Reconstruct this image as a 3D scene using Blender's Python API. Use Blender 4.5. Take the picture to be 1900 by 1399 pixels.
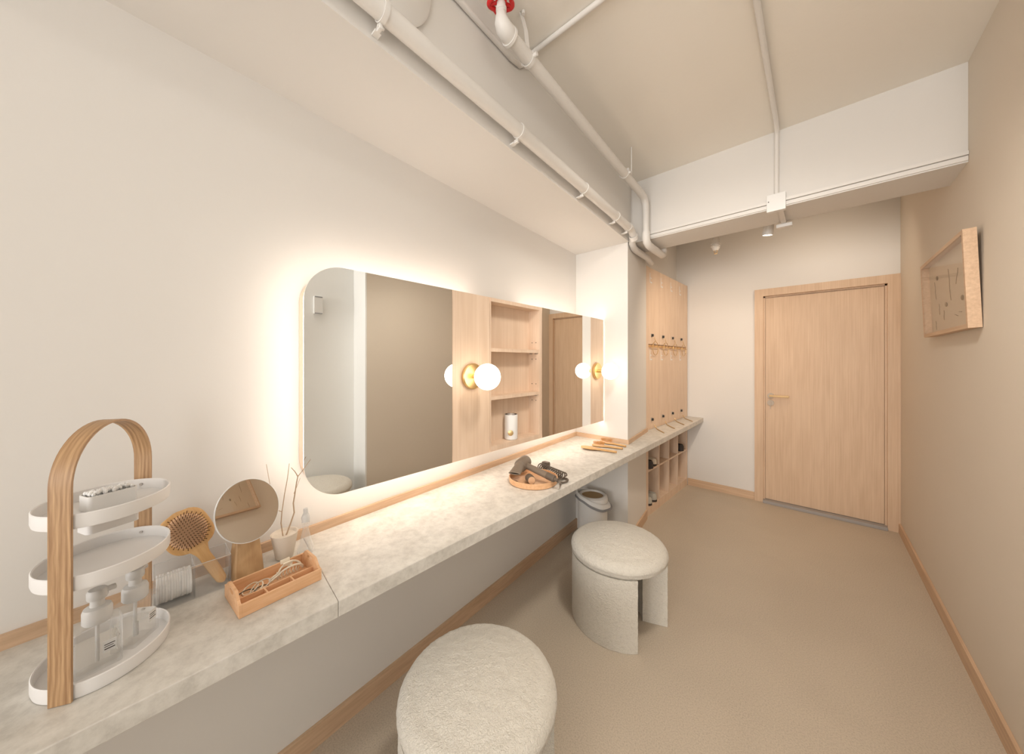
import bpy, bmesh, math, random
from math import pi, sin, cos, radians, sqrt
from mathutils import Vector, Matrix, noise
random.seed(7)
for o in list(bpy.data.objects): bpy.data.objects.remove(o)
SC = bpy.context.scene; COL = SC.collection

# ---------------- camera, world, exposure ----------------
cd = bpy.data.cameras.new('camera'); cam = bpy.data.objects.new('camera', cd); COL.objects.link(cam)
cd.sensor_width = 36; cd.lens = 620 / 1900 * 36; cd.shift_y = -28 / 1900; cd.clip_start = .02
cam.location = (0, 0, 1.383); cam.rotation_euler = (pi / 2, 0, radians(42.19)); SC.camera = cam
SC.view_settings.view_transform = 'Standard'; SC.view_settings.look = 'None'
SC.view_settings.gamma = 1; SC.view_settings.use_curve_mapping = False; SC.view_settings.exposure = 0.0
w = bpy.data.worlds.new('world'); SC.world = w; w.use_nodes = True
w.node_tree.nodes['Background'].inputs[0].default_value = (.9, .93, 1, 1); w.node_tree.nodes['Background'].inputs[1].default_value = .3
WARM = (1, .80, .58); SOFT = (1, .93, .84)
def spot(name, loc, aim, power, ang, blend=.8, r=.08, col=SOFT):
    l = bpy.data.lights.new(name, 'SPOT'); l.energy = power; l.spot_size = radians(ang); l.spot_blend = blend
    l.shadow_soft_size = r; l.color = col
    o = bpy.data.objects.new(name, l); COL.objects.link(o); o.location = loc
    o.rotation_euler = (Vector(aim) - Vector(loc)).to_track_quat('-Z', 'Y').to_euler(); return o
def area(name, loc, aim, power, sx, sy, col=SOFT):
    l = bpy.data.lights.new(name, 'AREA'); l.shape = 'RECTANGLE'; l.size = sx; l.size_y = sy; l.energy = power; l.color = col
    o = bpy.data.objects.new(name, l); COL.objects.link(o); o.location = loc
    o.rotation_euler = (Vector(aim) - Vector(loc)).to_track_quat('-Z', 'Y').to_euler(); return o
wl = area('rear_fill', (-.10, -5.08, 1.45), (-.10, 0, 1.50), 62, 1.6, 1.85, (1, .975, .95)); wl.data.spread = radians(120)  # large fill light added behind the camera for the beam and back wall
sl = area('soffit_fill', (.745, -1.25, 1.55), (-.70, 1.8, 2.75), 15, 1.1, 1.3, (1, .975, .95)); sl.data.spread = radians(125)  # unseen fill added at the side to lighten the soffit and ceiling
area('alcove_fill', (.38, .45, 2.70), (.38, .46, 0), 5, .35, .7, (1, .96, .91))  # overhead fill added out of view to brighten the alcove walls
spot('near_spot_light', (-.16, 1.12, 2.55), (-.50, 2.3, .3), 66, 130, .9, .12, SOFT)
spot('back_wall_fill', (.10, 3.30, 2.50), (-.15, 4.13, 1.75), 13, 150, .9, .05, (1, .84, .66))  # warm fill added out of sight behind the beam for the back wall
spot('corridor_spot_light', (-.262, 2.99, 2.285), (-1.02, 3.75, 1.15), 34, 120, .9, .05, (1, .80, .60))

# ---------------- node materials ----------------
def newmat(name):
    m = bpy.data.materials.new(name); m.use_nodes = True; nt = m.node_tree
    return m, nt, nt.nodes['Principled BSDF']
def plain(name, col, rough=.6, metal=0, trans=0, ior=1.45, emit=None, es=0, bump=0, bscale=60, sheen=0, alpha=1):
    m, nt, b = newmat(name)
    b.inputs['Base Color'].default_value = (*col, 1); b.inputs['Roughness'].default_value = rough
    b.inputs['Metallic'].default_value = metal; b.inputs['Transmission Weight'].default_value = trans
    b.inputs['IOR'].default_value = ior; b.inputs['Alpha'].default_value = alpha
    if sheen: b.inputs['Sheen Weight'].default_value = sheen
    if emit: b.inputs['Emission Color'].default_value = (*emit, 1); b.inputs['Emission Strength'].default_value = es
    # gentle procedural variation so no surface is perfectly uniform
    if not emit and not trans:
        tc = nt.nodes.new('ShaderNodeTexCoord'); n = nt.nodes.new('ShaderNodeTexNoise'); n.inputs['Scale'].default_value = 3 if bump == 0 else bscale
        n.inputs['Detail'].default_value = 4; nt.links.new(tc.outputs['Object'], n.inputs['Vector'])
        if bump:
            bp = nt.nodes.new('ShaderNodeBump'); bp.inputs['Strength'].default_value = bump; bp.inputs['Distance'].default_value = .002
            nt.links.new(n.outputs[0], bp.inputs['Height']); nt.links.new(bp.outputs[0], b.inputs['Normal'])
        else:
            mr = nt.nodes.new('ShaderNodeMapRange'); mr.inputs[3].default_value = max(0, rough - .04); mr.inputs[4].default_value = min(1, rough + .04)
            nt.links.new(n.outputs[0], mr.inputs[0]); nt.links.new(mr.outputs[0], b.inputs['Roughness'])
    return m
def ramp(nt, c0, c1, p0=.3, p1=.7):
    r = nt.nodes.new('ShaderNodeValToRGB'); r.color_ramp.elements[0].color = (*c0, 1); r.color_ramp.elements[1].color = (*c1, 1)
    r.color_ramp.elements[0].position = p0; r.color_ramp.elements[1].position = p1; return r
def wood(name, c0, c1, axis='Z', fine=90, longs=2.2, rough=.5, rings=False, co='Object'):
    m, nt, b = newmat(name)
    tc = nt.nodes.new('ShaderNodeTexCoord'); mp = nt.nodes.new('ShaderNodeMapping')
    s = {'X': (longs, fine, fine), 'Y': (fine, longs, fine), 'Z': (fine, fine, longs)}[axis]
    mp.inputs['Scale'].default_value = s
    nt.links.new(tc.outputs[co], mp.inputs[0])
    n = nt.nodes.new('ShaderNodeTexNoise'); n.inputs['Scale'].default_value = 1; n.inputs['Detail'].default_value = 5; n.inputs['Roughness'].default_value = .6
    nt.links.new(mp.outputs[0], n.inputs['Vector'])
    r = ramp(nt, c0, c1, .32, .68); nt.links.new(n.outputs[0], r.inputs[0]); src = r.outputs[0]
    mp2 = nt.nodes.new('ShaderNodeMapping'); mp2.inputs['Scale'].default_value = tuple(v * (.11 if v > longs else 1) for v in s)
    nt.links.new(tc.outputs[co], mp2.inputs[0])
    n2 = nt.nodes.new('ShaderNodeTexNoise'); n2.inputs['Scale'].default_value = 1.2; n2.inputs['Distortion'].default_value = 1.0 if rings else .3
    nt.links.new(mp2.outputs[0], n2.inputs['Vector'])
    mx = nt.nodes.new('ShaderNodeMixRGB'); mx.blend_type = 'MULTIPLY'; mx.inputs[0].default_value = .75 if rings else .45
    r2 = ramp(nt, (.72, .66, .60) if rings else (.86, .82, .78), (1, 1, 1), .35, .6)
    if rings:
        wv = nt.nodes.new('ShaderNodeTexWave'); wv.wave_type = 'BANDS'; wv.bands_direction = 'X'; wv.inputs['Scale'].default_value = 1.6
        wv.inputs['Distortion'].default_value = 6; wv.inputs['Detail'].default_value = 2; nt.links.new(mp2.outputs[0], wv.inputs['Vector'])
        nt.links.new(wv.outputs[0], r2.inputs[0]); r2.color_ramp.elements[0].position = .0; r2.color_ramp.elements[1].position = .8
    else:
        nt.links.new(n2.outputs[0], r2.inputs[0])
    nt.links.new(src, mx.inputs[1]); nt.links.new(r2.outputs[0], mx.inputs[2]); nt.links.new(mx.outputs[0], b.inputs['Base Color'])
    b.inputs['Roughness'].default_value = rough
    bp = nt.nodes.new('ShaderNodeBump'); bp.inputs['Strength'].default_value = .12; bp.inputs['Distance'].default_value = .001
    nt.links.new(n.outputs[0], bp.inputs['Height']); nt.links.new(bp.outputs[0], b.inputs['Normal']); return m
def wallmat(name, col, strength=.25):
    m, nt, b = newmat(name); b.inputs['Roughness'].default_value = .75; b.inputs['Base Color'].default_value = (*col, 1)
    tc = nt.nodes.new('ShaderNodeTexCoord'); n = nt.nodes.new('ShaderNodeTexNoise'); n.inputs['Scale'].default_value = 42; n.inputs['Detail'].default_value = 3
    nt.links.new(tc.outputs['Object'], n.inputs['Vector'])
    bp = nt.nodes.new('ShaderNodeBump'); bp.inputs['Strength'].default_value = strength; bp.inputs['Distance'].default_value = .0015
    nt.links.new(n.outputs[0], bp.inputs['Height']); nt.links.new(bp.outputs[0], b.inputs['Normal'])
    n2 = nt.nodes.new('ShaderNodeTexNoise'); n2.inputs['Scale'].default_value = 1.1; nt.links.new(tc.outputs['Object'], n2.inputs['Vector'])
    r = ramp(nt, tuple(c * .97 for c in col), col, .35, .65); nt.links.new(n2.outputs[0], r.inputs[0]); nt.links.new(r.outputs[0], b.inputs['Base Color'])
    return m
def speckle(name, base, dark, light, s1, s2, rough=.6, blotch=.5):
    m, nt, b = newmat(name); b.inputs['Roughness'].default_value = rough
    tc = nt.nodes.new('ShaderNodeTexCoord')
    n = nt.nodes.new('ShaderNodeTexNoise'); n.inputs['Scale'].default_value = s1; n.inputs['Detail'].default_value = 8; n.inputs['Roughness'].default_value = .7
    nt.links.new(tc.outputs['Object'], n.inputs['Vector'])
    r = ramp(nt, dark, base, .36, .52); e = r.color_ramp.elements.new(.7); e.color = (*light, 1)
    nt.links.new(n.outputs[0], r.inputs[0])
    n2 = nt.nodes.new('ShaderNodeTexNoise'); n2.inputs['Scale'].default_value = s2; n2.inputs['Detail'].default_value = 5; n2.inputs['Distortion'].default_value = .6
    nt.links.new(tc.outputs['Object'], n2.inputs['Vector'])
    r2 = ramp(nt, dark, light, .4, .6); nt.links.new(n2.outputs[0], r2.inputs[0])
    mx = nt.nodes.new('ShaderNodeMixRGB'); mx.inputs[0].default_value = blotch
    nt.links.new(r.outputs[0], mx.inputs[1]); nt.links.new(r2.outputs[0], mx.inputs[2]); nt.links.new(mx.outputs[0], b.inputs['Base Color'])
    return m
M = {}
M['wall'] = wallmat('warm_white_paint', (.80, .77, .73))
M['wall_beige'] = wallmat('beige_paint', (.74, .66, .56))
M['wall_white'] = wallmat('cool_white_paint', (.88, .88, .86))
M['ceil'] = wallmat('ceiling_paint', (.90, .85, .77), .4)
M['pipe'] = plain('painted_pipe', (.80, .77, .73), .45)
M['floor'] = speckle('vinyl_floor', (.56, .475, .375), (.42, .35, .27), (.62, .525, .415), 190, 2.2, .55, .10)
M['stone'] = speckle('stone_laminate', (.67, .64, .58), (.54, .51, .46), (.77, .74, .685), 42, 12, .45, .35)
M['oak'] = wood('pale_oak_vertical', (.64, .45, .30), (.72, .53, .37), 'Z', 150)
M['oakx'] = wood('pale_oak_across', (.60, .41, .265), (.74, .53, .36), 'X')
M['oaky'] = wood('pale_oak_lengthwise', (.58, .39, .25), (.72, .51, .34), 'Y')
M['oakcab'] = wood('cabinet_oak', (.76, .57, .42), (.83, .65, .50), 'Z', 140)
M['ash'] = wood('bent_ash', (.34, .19, .09), (.56, .36, .19), 'Y', 260, 7, .45, True, 'UV')
M['ashr'] = wood('carved_ash', (.48, .29, .14), (.62, .41, .22), 'Z', 60, 8, .45, True)
M['beech'] = wood('beech', (.72, .40, .20), (.84, .52, .30), 'Y', 110, 8, .45)
M['bamboo'] = wood('bamboo', (.60, .33, .12), (.74, .46, .20), 'X', 120, 9, .4)
M['bristle'] = plain('wood_bristle', (.20, .085, .025), .5)
M['bristle_light'] = plain('light_wood_bristle', (.62, .32, .11), .5)
M['cushion'] = plain('peach_rubber', (.74, .47, .28), .6)
M['white'] = plain('white_enamel', (.82, .80, .78), .35)
M['whitepl'] = plain('white_plastic', (.82, .81, .79), .4)
M['frost'] = plain('frosted_plastic', (.85, .84, .82), .45, trans=.35)
M['glass'] = plain('clear_glass', (1, 1, 1), .0, trans=1, ior=1.14)
M['acryl'] = plain('clear_acrylic', (1, 1, 1), .0, trans=1, ior=1.05)
M['pane'] = plain('thin_pane', (1, 1, 1), .02, trans=1, ior=1.08)
M['liquid'] = plain('clear_liquid', (.98, .97, .94), .02, trans=1, ior=1.07)
def clear(name, spec=.05, edge=.35, body=.0):
    m = bpy.data.materials.new(name); m.use_nodes = True; nt = m.node_tree; nt.nodes.clear()
    out = nt.nodes.new('ShaderNodeOutputMaterial'); tr = nt.nodes.new('ShaderNodeBsdfTransparent'); gl = nt.nodes.new('ShaderNodeBsdfGlossy')
    gl.inputs['Roughness'].default_value = .03; df = nt.nodes.new('ShaderNodeBsdfDiffuse'); df.inputs[0].default_value = (.9, .9, .88, 1)
    lw = nt.nodes.new('ShaderNodeLayerWeight'); lw.inputs[0].default_value = .35
    n = nt.nodes.new('ShaderNodeTexNoise'); n.inputs['Scale'].default_value = 20
    f1 = nt.nodes.new('ShaderNodeMapRange'); f1.inputs[3].default_value = spec; f1.inputs[4].default_value = .55; nt.links.new(lw.outputs['Facing'], f1.inputs[0])
    pw = nt.nodes.new('ShaderNodeMath'); pw.operation = 'POWER'; pw.inputs[1].default_value = 3; nt.links.new(lw.outputs['Facing'], pw.inputs[0])
    f2 = nt.nodes.new('ShaderNodeMapRange'); f2.inputs[3].default_value = body; f2.inputs[4].default_value = edge; nt.links.new(pw.outputs[0], f2.inputs[0])
    mg = nt.nodes.new('ShaderNodeMixShader'); mg2 = nt.nodes.new('ShaderNodeMixShader')
    pw2 = nt.nodes.new('ShaderNodeMath'); pw2.operation = 'POWER'; pw2.inputs[1].default_value = 2.5; nt.links.new(f1.outputs[0], pw2.inputs[0])
    mx = nt.nodes.new('ShaderNodeMath'); mx.operation = 'MAXIMUM'; mx.inputs[1].default_value = spec; nt.links.new(pw2.outputs[0], mx.inputs[0])
    nt.links.new(mx.outputs[0], mg.inputs[0]); nt.links.new(tr.outputs[0], mg.inputs[1]); nt.links.new(gl.outputs[0], mg.inputs[2])
    nt.links.new(f2.outputs[0], mg2.inputs[0]); nt.links.new(mg.outputs[0], mg2.inputs[1]); nt.links.new(df.outputs[0], mg2.inputs[2])
    nt.links.new(mg2.outputs[0], out.inputs[0]); return m
M['glass'] = clear('clear_bottle', .08, .65, .07); M['acryl'] = clear('clear_acrylic_sheet', .05, .30, .03); M['pane'] = clear('clear_pane', .05, .1)
M['edge'] = plain('polished_acrylic_edge', (.86, .86, .84), .3, trans=.4)
M['mirror'] = plain('mirror_silver', (.84, .84, .82), .0, metal=1)
for l in list(M['mirror'].node_tree.links):
    if l.to_socket.name == 'Roughness': M['mirror'].node_tree.links.remove(l)
M['led'] = plain('led_strip', (1, 1, 1), .5, emit=(1, .90, .79), es=10.5)
M['globe'] = plain('opal_globe', (1, 1, 1), .4, emit=(1, .87, .70), es=4)
M['lens'] = plain('lamp_lens', (1, 1, 1), .4, emit=(1, .88, .72), es=9)
M['brass'] = plain('brass', (.80, .58, .28), .32, metal=1)
M['gold'] = plain('gold_wire', (.72, .52, .26), .35, metal=1)
M['chrome'] = plain('satin_metal', (.62, .60, .58), .3, metal=1)
M['rose'] = plain('satin_rose', (.50, .42, .34), .5, metal=.2)
M['lever'] = plain('satin_brass', (.66, .46, .24), .5, metal=.2)
M['dark'] = plain('dark_recess', (.03, .02, .015), .5)
M['black'] = plain('black_metal', (.03, .028, .025), .35)
M['grey'] = plain('grey_dryer', (.21, .165, .125), .38)
M['greyd'] = plain('dark_cord', (.13, .10, .075), .45)
M['red'] = plain('red_paint', (.75, .03, .03), .35)
M['cotton'] = plain('cotton', (.86, .85, .83), .95, bump=.6, bscale=150)
M['clay'] = plain('sand_clay', (.74, .66, .56), .9, bump=.3, bscale=220)
M['twig'] = plain('dry_twig', (.50, .36, .24), .8)
M['cream'] = plain('cream_plastic', (.80, .70, .55), .35)
M['band'] = plain('hair_tie_cloth', (.16, .12, .08), .8)
M['bag'] = plain('grey_liner', (.30, .30, .31), .6)
M['bin_in'] = plain('bin_lid_tan', (.42, .28, .14), .6)
M['rubber'] = plain('grey_threshold', (.36, .33, .31), .6)
M['paper'] = plain('pale_backing', (.66, .54, .40), .7)
M['ink'] = plain('dried_stem', (.27, .19, .11), .8)
M['label'] = plain('white_label', (.85, .84, .82), .6)
M['shoe'] = plain('shoe_canvas', (.45, .42, .36), .8)
M['shoed'] = plain('shoe_dark', (.05, .04, .035), .7)
def boucle():
    m, nt, b = newmat('boucle'); b.inputs['Base Color'].default_value = (.80, .75, .66, 1); b.inputs['Roughness'].default_value = .95
    b.inputs['Sheen Weight'].default_value = .25
    tc = nt.nodes.new('ShaderNodeTexCoord'); v = nt.nodes.new('ShaderNodeTexVoronoi'); v.inputs['Scale'].default_value = 150; v.feature = 'F1'
    n = nt.nodes.new('ShaderNodeTexNoise'); n.inputs['Scale'].default_value = 110; n.inputs['Detail'].default_value = 4
    nt.links.new(tc.outputs['Object'], n.inputs['Vector'])
    mx0 = nt.nodes.new('ShaderNodeMixRGB'); mx0.inputs[0].default_value = .03
    nt.links.new(tc.outputs['Object'], mx0.inputs[1]); nt.links.new(n.outputs[1], mx0.inputs[2]); nt.links.new(mx0.outputs[0], v.inputs['Vector'])
    ad = nt.nodes.new('ShaderNodeMath'); ad.operation = 'ADD'; nt.links.new(v.outputs[0], ad.inputs[0]); nt.links.new(n.outputs[0], ad.inputs[1])
    bp = nt.nodes.new('ShaderNodeBump'); bp.inputs['Strength'].default_value = .75; bp.inputs['Distance'].default_value = .004
    nt.links.new(ad.outputs[0], bp.inputs['Height']); nt.links.new(bp.outputs[0], b.inputs['Normal'])
    r = ramp(nt, (.80, .75, .66), (.70, .65, .56), .5, 1.1); nt.links.new(v.outputs[0], r.inputs[0]); nt.links.new(r.outputs[0], b.inputs['Base Color'])
    return m
M['boucle'] = boucle()

# ---------------- mesh helpers ----------------
class MB:
    def __init__(s): s.bm = bmesh.new()
    def box(s, c, d, rot=None, bev=0):
        r = bmesh.ops.create_cube(s.bm, size=1); vs = r['verts']
        mt = Matrix.Translation(c) @ (rot.to_4x4() if rot else Matrix.Identity(4)) @ Matrix.Diagonal((*d, 1))
        bmesh.ops.transform(s.bm, matrix=mt, verts=vs)
        if bev:
            es = list({e for v in vs for e in v.link_edges}); bmesh.ops.bevel(s.bm, geom=es, offset=bev, segments=2, affect='EDGES', profile=.6)
        return s
    def mm(s, a, b, bev=0):
        a = Vector(a); b = Vector(b); return s.box((a + b) / 2, tuple(abs(x) for x in (b - a)), bev=bev)
    def prism(s, poly, z0, z1, mat=None):
        lo = [s.bm.verts.new((p[0], p[1], z0)) for p in poly]; hi = [s.bm.verts.new((p[0], p[1], z1)) for p in poly]
        n = len(poly); s.bm.faces.new(lo[::-1]); s.bm.faces.new(hi)
        for i in range(n): s.bm.faces.new((lo[i], lo[(i + 1) % n], hi[(i + 1) % n], hi[i]))
        if mat is not None: bmesh.ops.transform(s.bm, matrix=mat, verts=lo + hi)
        return s
    def lathe(s, prof, c=(0, 0, 0), seg=48, mat=None, sx=1, sy=1, a0=0, a1=2 * pi):
        full = abs(a1 - a0 - 2 * pi) < 1e-6; rings = []
        na = seg if full else seg + 1; new = []
        for r, z in prof:
            if r < 1e-6: v = s.bm.verts.new((0, 0, z)); rings.append([v] * na); new.append(v)
            else:
                ring = [s.bm.verts.new((r * sx * cos(a0 + (a1 - a0) * i / seg), r * sy * sin(a0 + (a1 - a0) * i / seg), z)) for i in range(na)]
                rings.append(ring); new += ring
        for a, b in zip(rings, rings[1:]):
            for i in range(seg):
                j = (i + 1) % na; q = []
                for v in (a[i], a[j], b[j], b[i]):
                    if v not in q: q.append(v)
                if len(q) > 2: s.bm.faces.new(q)
        mt = Matrix.Translation(c) @ (mat.to_4x4() if mat else Matrix.Identity(4)); bmesh.ops.transform(s.bm, matrix=mt, verts=new); return s
    def cyl(s, p, q, r, r2=None, seg=24):
        p = Vector(p); q = Vector(q); d = q - p; L = d.length; r2 = r if r2 is None else r2
        return s.lathe([(0, 0), (r, 0), (r2, L), (0, L)], p, seg, d.to_track_quat('Z', 'Y').to_matrix())
    def sphere(s, c, r, u=32, v=20, sc=(1, 1, 1)):
        rr = bmesh.ops.create_uvsphere(s.bm, u_segments=u, v_segments=v, radius=r)
        bmesh.ops.transform(s.bm, matrix=Matrix.Translation(c) @ Matrix.Diagonal((*sc, 1)), verts=rr['verts']); return s
    def tube(s, pts, r, seg=12, rads=None, closed=False):
        pts = [Vector(p) for p in pts]; n = len(pts); rings = []; up = None
        for i, p in enumerate(pts):
            if closed: d = pts[(i + 1) % n] - pts[i - 1]
            else: d = pts[min(i + 1, n - 1)] - pts[max(i - 1, 0)]
            d.normalize()
            if up is None: up = d.orthogonal().normalized()
            else:
                up = up - d * up.dot(d)
                up = up.normalized() if up.length > 1e-6 else d.orthogonal().normalized()
            sd = d.cross(up); rr = rads[i] if rads else r
            rings.append([s.bm.verts.new(p + (up * cos(2 * pi * k / seg) + sd * sin(2 * pi * k / seg)) * rr) for k in range(seg)])
        m = n if closed else n - 1
        for i in range(m):
            a, b = rings[i], rings[(i + 1) % n]
            for k in range(seg): s.bm.faces.new((a[k], a[(k + 1) % seg], b[(k + 1) % seg], b[k]))
        if not closed: s.bm.faces.new(rings[0][::-1]); s.bm.faces.new(rings[-1])
        return s
    def strip(s, pts, wdir, wd, th):   # flat bar swept along pts; wdir = width direction
        wdir = Vector(wdir).normalized(); pts = [Vector(p) for p in pts]; rings = []
        for i, p in enumerate(pts):
            d = (pts[min(i + 1, len(pts) - 1)] - pts[max(i - 1, 0)]).normalized(); nn = d.cross(wdir).normalized()
            rings.append([s.bm.verts.new(p + wdir * a * wd / 2 + nn * b * th / 2) for a, b in ((-1, -1), (1, -1), (1, 1), (-1, 1))])
        for a, b in zip(rings, rings[1:]):
            for k in range(4): s.bm.faces.new((a[k], a[(k + 1) % 4], b[(k + 1) % 4], b[k]))
        s.bm.faces.new(rings[0][::-1]); s.bm.faces.new(rings[-1]); return s
    def ring(s, outer, inner, z0, z1, mat=None):   # closed outline minus inner outline
        n = len(outer); A = [[s.bm.verts.new((p[0], p[1], z)) for p in L] for L, z in ((outer, z0), (outer, z1), (inner, z1), (inner, z0))]
        for a, b in zip(A, A[1:] + A[:1]):
            for i in range(n): s.bm.faces.new((a[i], a[(i + 1) % n], b[(i + 1) % n], b[i]))
        if mat is not None: bmesh.ops.transform(s.bm, matrix=mat, verts=[v for r in A for v in r])
        return s
    def noise(s, amp, sc):
        s.bm.normal_update()
        for v in s.bm.verts: v.co += v.normal * amp * noise.noise(v.co * sc)
        return s
    def build(s, name, mat, parent=None, smooth=None, kind=None, label=None, mods=None):
        bmesh.ops.recalc_face_normals(s.bm, faces=s.bm.faces[:])
        me = bpy.data.meshes.new(name); s.bm.to_mesh(me); s.bm.free()
        o = bpy.data.objects.new(name, me); COL.objects.link(o); me.materials.append(M[mat] if isinstance(mat, str) else mat)
        if smooth:
            me.polygons.foreach_set('use_smooth', [True] * len(me.polygons))
            try: me.set_sharp_from_angle(angle=radians(smooth))
            except Exception: pass
        if parent: o.parent = parent
        if kind: o['kind'] = kind
        if label: o['label'] = label
        return o
def tag(o, label, cat, group=None):
    o['label'] = label; o['category'] = cat
    if group: o['group'] = group
    return o
def thing(name, label, cat, loc=(0, 0, 0), rz=0, group=None):
    o = bpy.data.objects.new(name, None); COL.objects.link(o); o.location = loc; o.rotation_euler = (0, 0, rz); o.empty_display_size = .05
    return tag(o, label, cat, group)
def copy_tree(o, parent=None):
    c = o.copy(); COL.objects.link(c); c.parent = parent
    for ch in list(o.children): copy_tree(ch, c)
    return c
def struct(name, mb, mat, smooth=None): return mb.build(name, mat, kind='structure', smooth=smooth)
def arc(c, r, a0, a1, n=12): return [(c[0] + r * cos(a0 + (a1 - a0) * i / n), c[1] + r * sin(a0 + (a1 - a0) * i / n)) for i in range(n + 1)]
def rrect(x0, y0, x1, y1, r, n=6):
    return arc((x1 - r, y1 - r), r, 0, pi / 2, n) + arc((x0 + r, y1 - r), r, pi / 2, pi, n) + arc((x0 + r, y0 + r), r, pi, 1.5 * pi, n) + arc((x1 - r, y0 + r), r, 1.5 * pi, 2 * pi, n)

# ---------------- the room ----------------
ZC = 2.745; ZS = 2.278; CT = .769; CB = .727; YE = 4.13; XR = .515; YN = -5.2
def wx(y): return -1.295 - .072 * (y + .15)          # left wall
def sx(y): return -.906 - .0565 * (y - .3)           # face of the boxed soffit
struct('floor', MB().mm((-1.9, YN - .2, -.08), (1.3, YE + .15, 0)), 'floor')
struct('ceiling', MB().mm((-1.9, YN - .2, ZC), (1.3, YE + .15, ZC + .08)), 'ceil')
struct('wall_left', MB().prism([(wx(YN), YN), (wx(2.43), 2.43), (-1.75, 2.43), (-1.75, YN)], 0, ZC), 'wall')
struct('wall_pier', MB().prism([(-1.75, 2.431), (-1.036, 2.431), (-1.105, 2.985), (-1.75, 2.985)], 0, ZC), 'wall')
struct('wall_recess', MB().mm((-1.75, 2.986, 0), (-1.56, YE, ZC)), 'wall')
struct('trim_1', MB().prism([(sx(YN), YN), (sx(2.43), 2.43), (wx(2.43) - .01, 2.43), (wx(YN) - .01, YN)], ZS, ZC), 'wall')   # boxed soffit
struct('trim_2', MB().mm((-1.55, 2.986, 2.262), (-1.185, YE, ZC)), 'wall')     # boxed-in bulkhead above the lockers
struct('trim_3', MB().mm((-1.12, 2.512, 2.29), (XR, 2.79, ZC)), 'wall')        # beam
struct('wall_back', MB().mm((-1.9, YE, 0), (-.448, YE + .12, ZC)).mm((-.448, YE, 2.10), (.5149, YE + .12, ZC)), 'wall')
struct('wall_right', MB().mm((XR, 1.343, 0), (.70, YE + .12, ZC)), 'wall_beige')
struct('wall_alcove', MB().mm((XR + .001, 1.33, 0), (.88, 1.3425, ZC)).mm((.76, YN, 0), (.88, 1.3295, ZC)), 'wall_white')
struct('wall_near', MB().mm((-1.9, YN - .12, 0), (-.935, YN, ZC)).mm((.705, YN - .12, 0), (1.12, YN, ZC)).mm((-.935, YN - .12, 0), (.705, YN, .495)).mm((-.935, YN - .12, 2.405), (.705, YN, ZC)), 'wall')
wn = bpy.data.objects.new('added_window_1', None); COL.objects.link(wn); wn['kind'] = 'structure'  # unseen window added behind the camera to go with the fill light
for a_, b_ in (((-.935, YN - .07, .495), (-.885, YN - .02, 2.405)), ((.655, YN - .07, .495), (.705, YN - .02, 2.405)), ((-.885, YN - .07, .495), (.655, YN - .02, .545)), ((-.885, YN - .07, 2.355), (.655, YN - .02, 2.405)), ((-.14, YN - .07, .545), (-.09, YN - .02, 2.355))):
    MB().mm(a_, b_).build('added_window_frame', 'whitepl', wn)
for x_ in (-.885, -.09): MB().mm((x_, YN - .05, .545), (x_ + (.745), YN - .045, 2.355)).build('added_window_pane', 'pane', wn)
# skirting boards
def board(name, p, q, z0, z1, th, mat='oaky'):      # board standing in front of the line p-q, thickness towards +normal
    p = Vector((*p, 0)); q = Vector((*q, 0)); d = (q - p).normalized(); n = Vector((d.y, -d.x, 0)) * th
    return MB().prism([tuple(p)[:2], tuple(q)[:2], tuple(q + n)[:2], tuple(p + n)[:2]], z0, z1).build(name, mat, kind='structure')
e = .0005
board('baseboard_left', (wx(YN) + e, YN), (wx(2.43) + e, 2.43), 0, .078, .012)
board('baseboard_pier', (-1.036 + e, 2.43), (-1.105 + e, 2.98), 0, .078, .012)
board('baseboard_back', (-1.06, YE - e), (-.449, YE - e), 0, .076, .012, 'oakx')
MB().mm((XR - .0125, 1.34, 0), (XR - e, YE - e, .076)).build('baseboard_right', 'oaky', kind='structure')
MB().mm((.7475, YN, 0), (.7595, 1.329, .076)).build('baseboard_alcove', 'oaky', kind='structure')
board('trim_4', (wx(YN) + e, YN), (wx(2.417) + e, 2.417), CT, CT + .031, .012)      # upstand along the counter back
board('trim_5', (wx(2.43), 2.43 - e), (-1.024, 2.43 - e), CT, CT + .031, .012, 'oakx')
board('trim_6', (-1.036 + e, 2.43), (-1.103 + e, 2.985), CT, CT + .031, .012)

# ---------------- counter ----------------
XF = -.906
ct = MB()
g = .0006
ct.prism([(XF, -2.2), (XF, .336), (wx(.36) - 0, .375), (wx(-2.2), -2.2)], CB, CT)
ct.prism([(XF, .336 + g), (XF, 2.31), (-1.036, 2.344), (-1.036, 2.429), (wx(2.429), 2.429), (wx(.36), .375 + g)], CB, CT)
ct.prism([(XF, 2.31 + g), (XF, YE - .001), (-1.54, YE - .001), (-1.54, 2.99), (-1.104, 2.99), (-1.034, 2.425), (-1.034, 2.344 + g)], CB, CT)
o = ct.build('counter', 'stone'); tag(o, 'long speckled grey stone-look vanity counter fixed along the left wall', 'counter')
bm = o.modifiers.new('edge', 'BEVEL'); bm.width = .002; bm.segments = 2; bm.limit_method = 'ANGLE'

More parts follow.
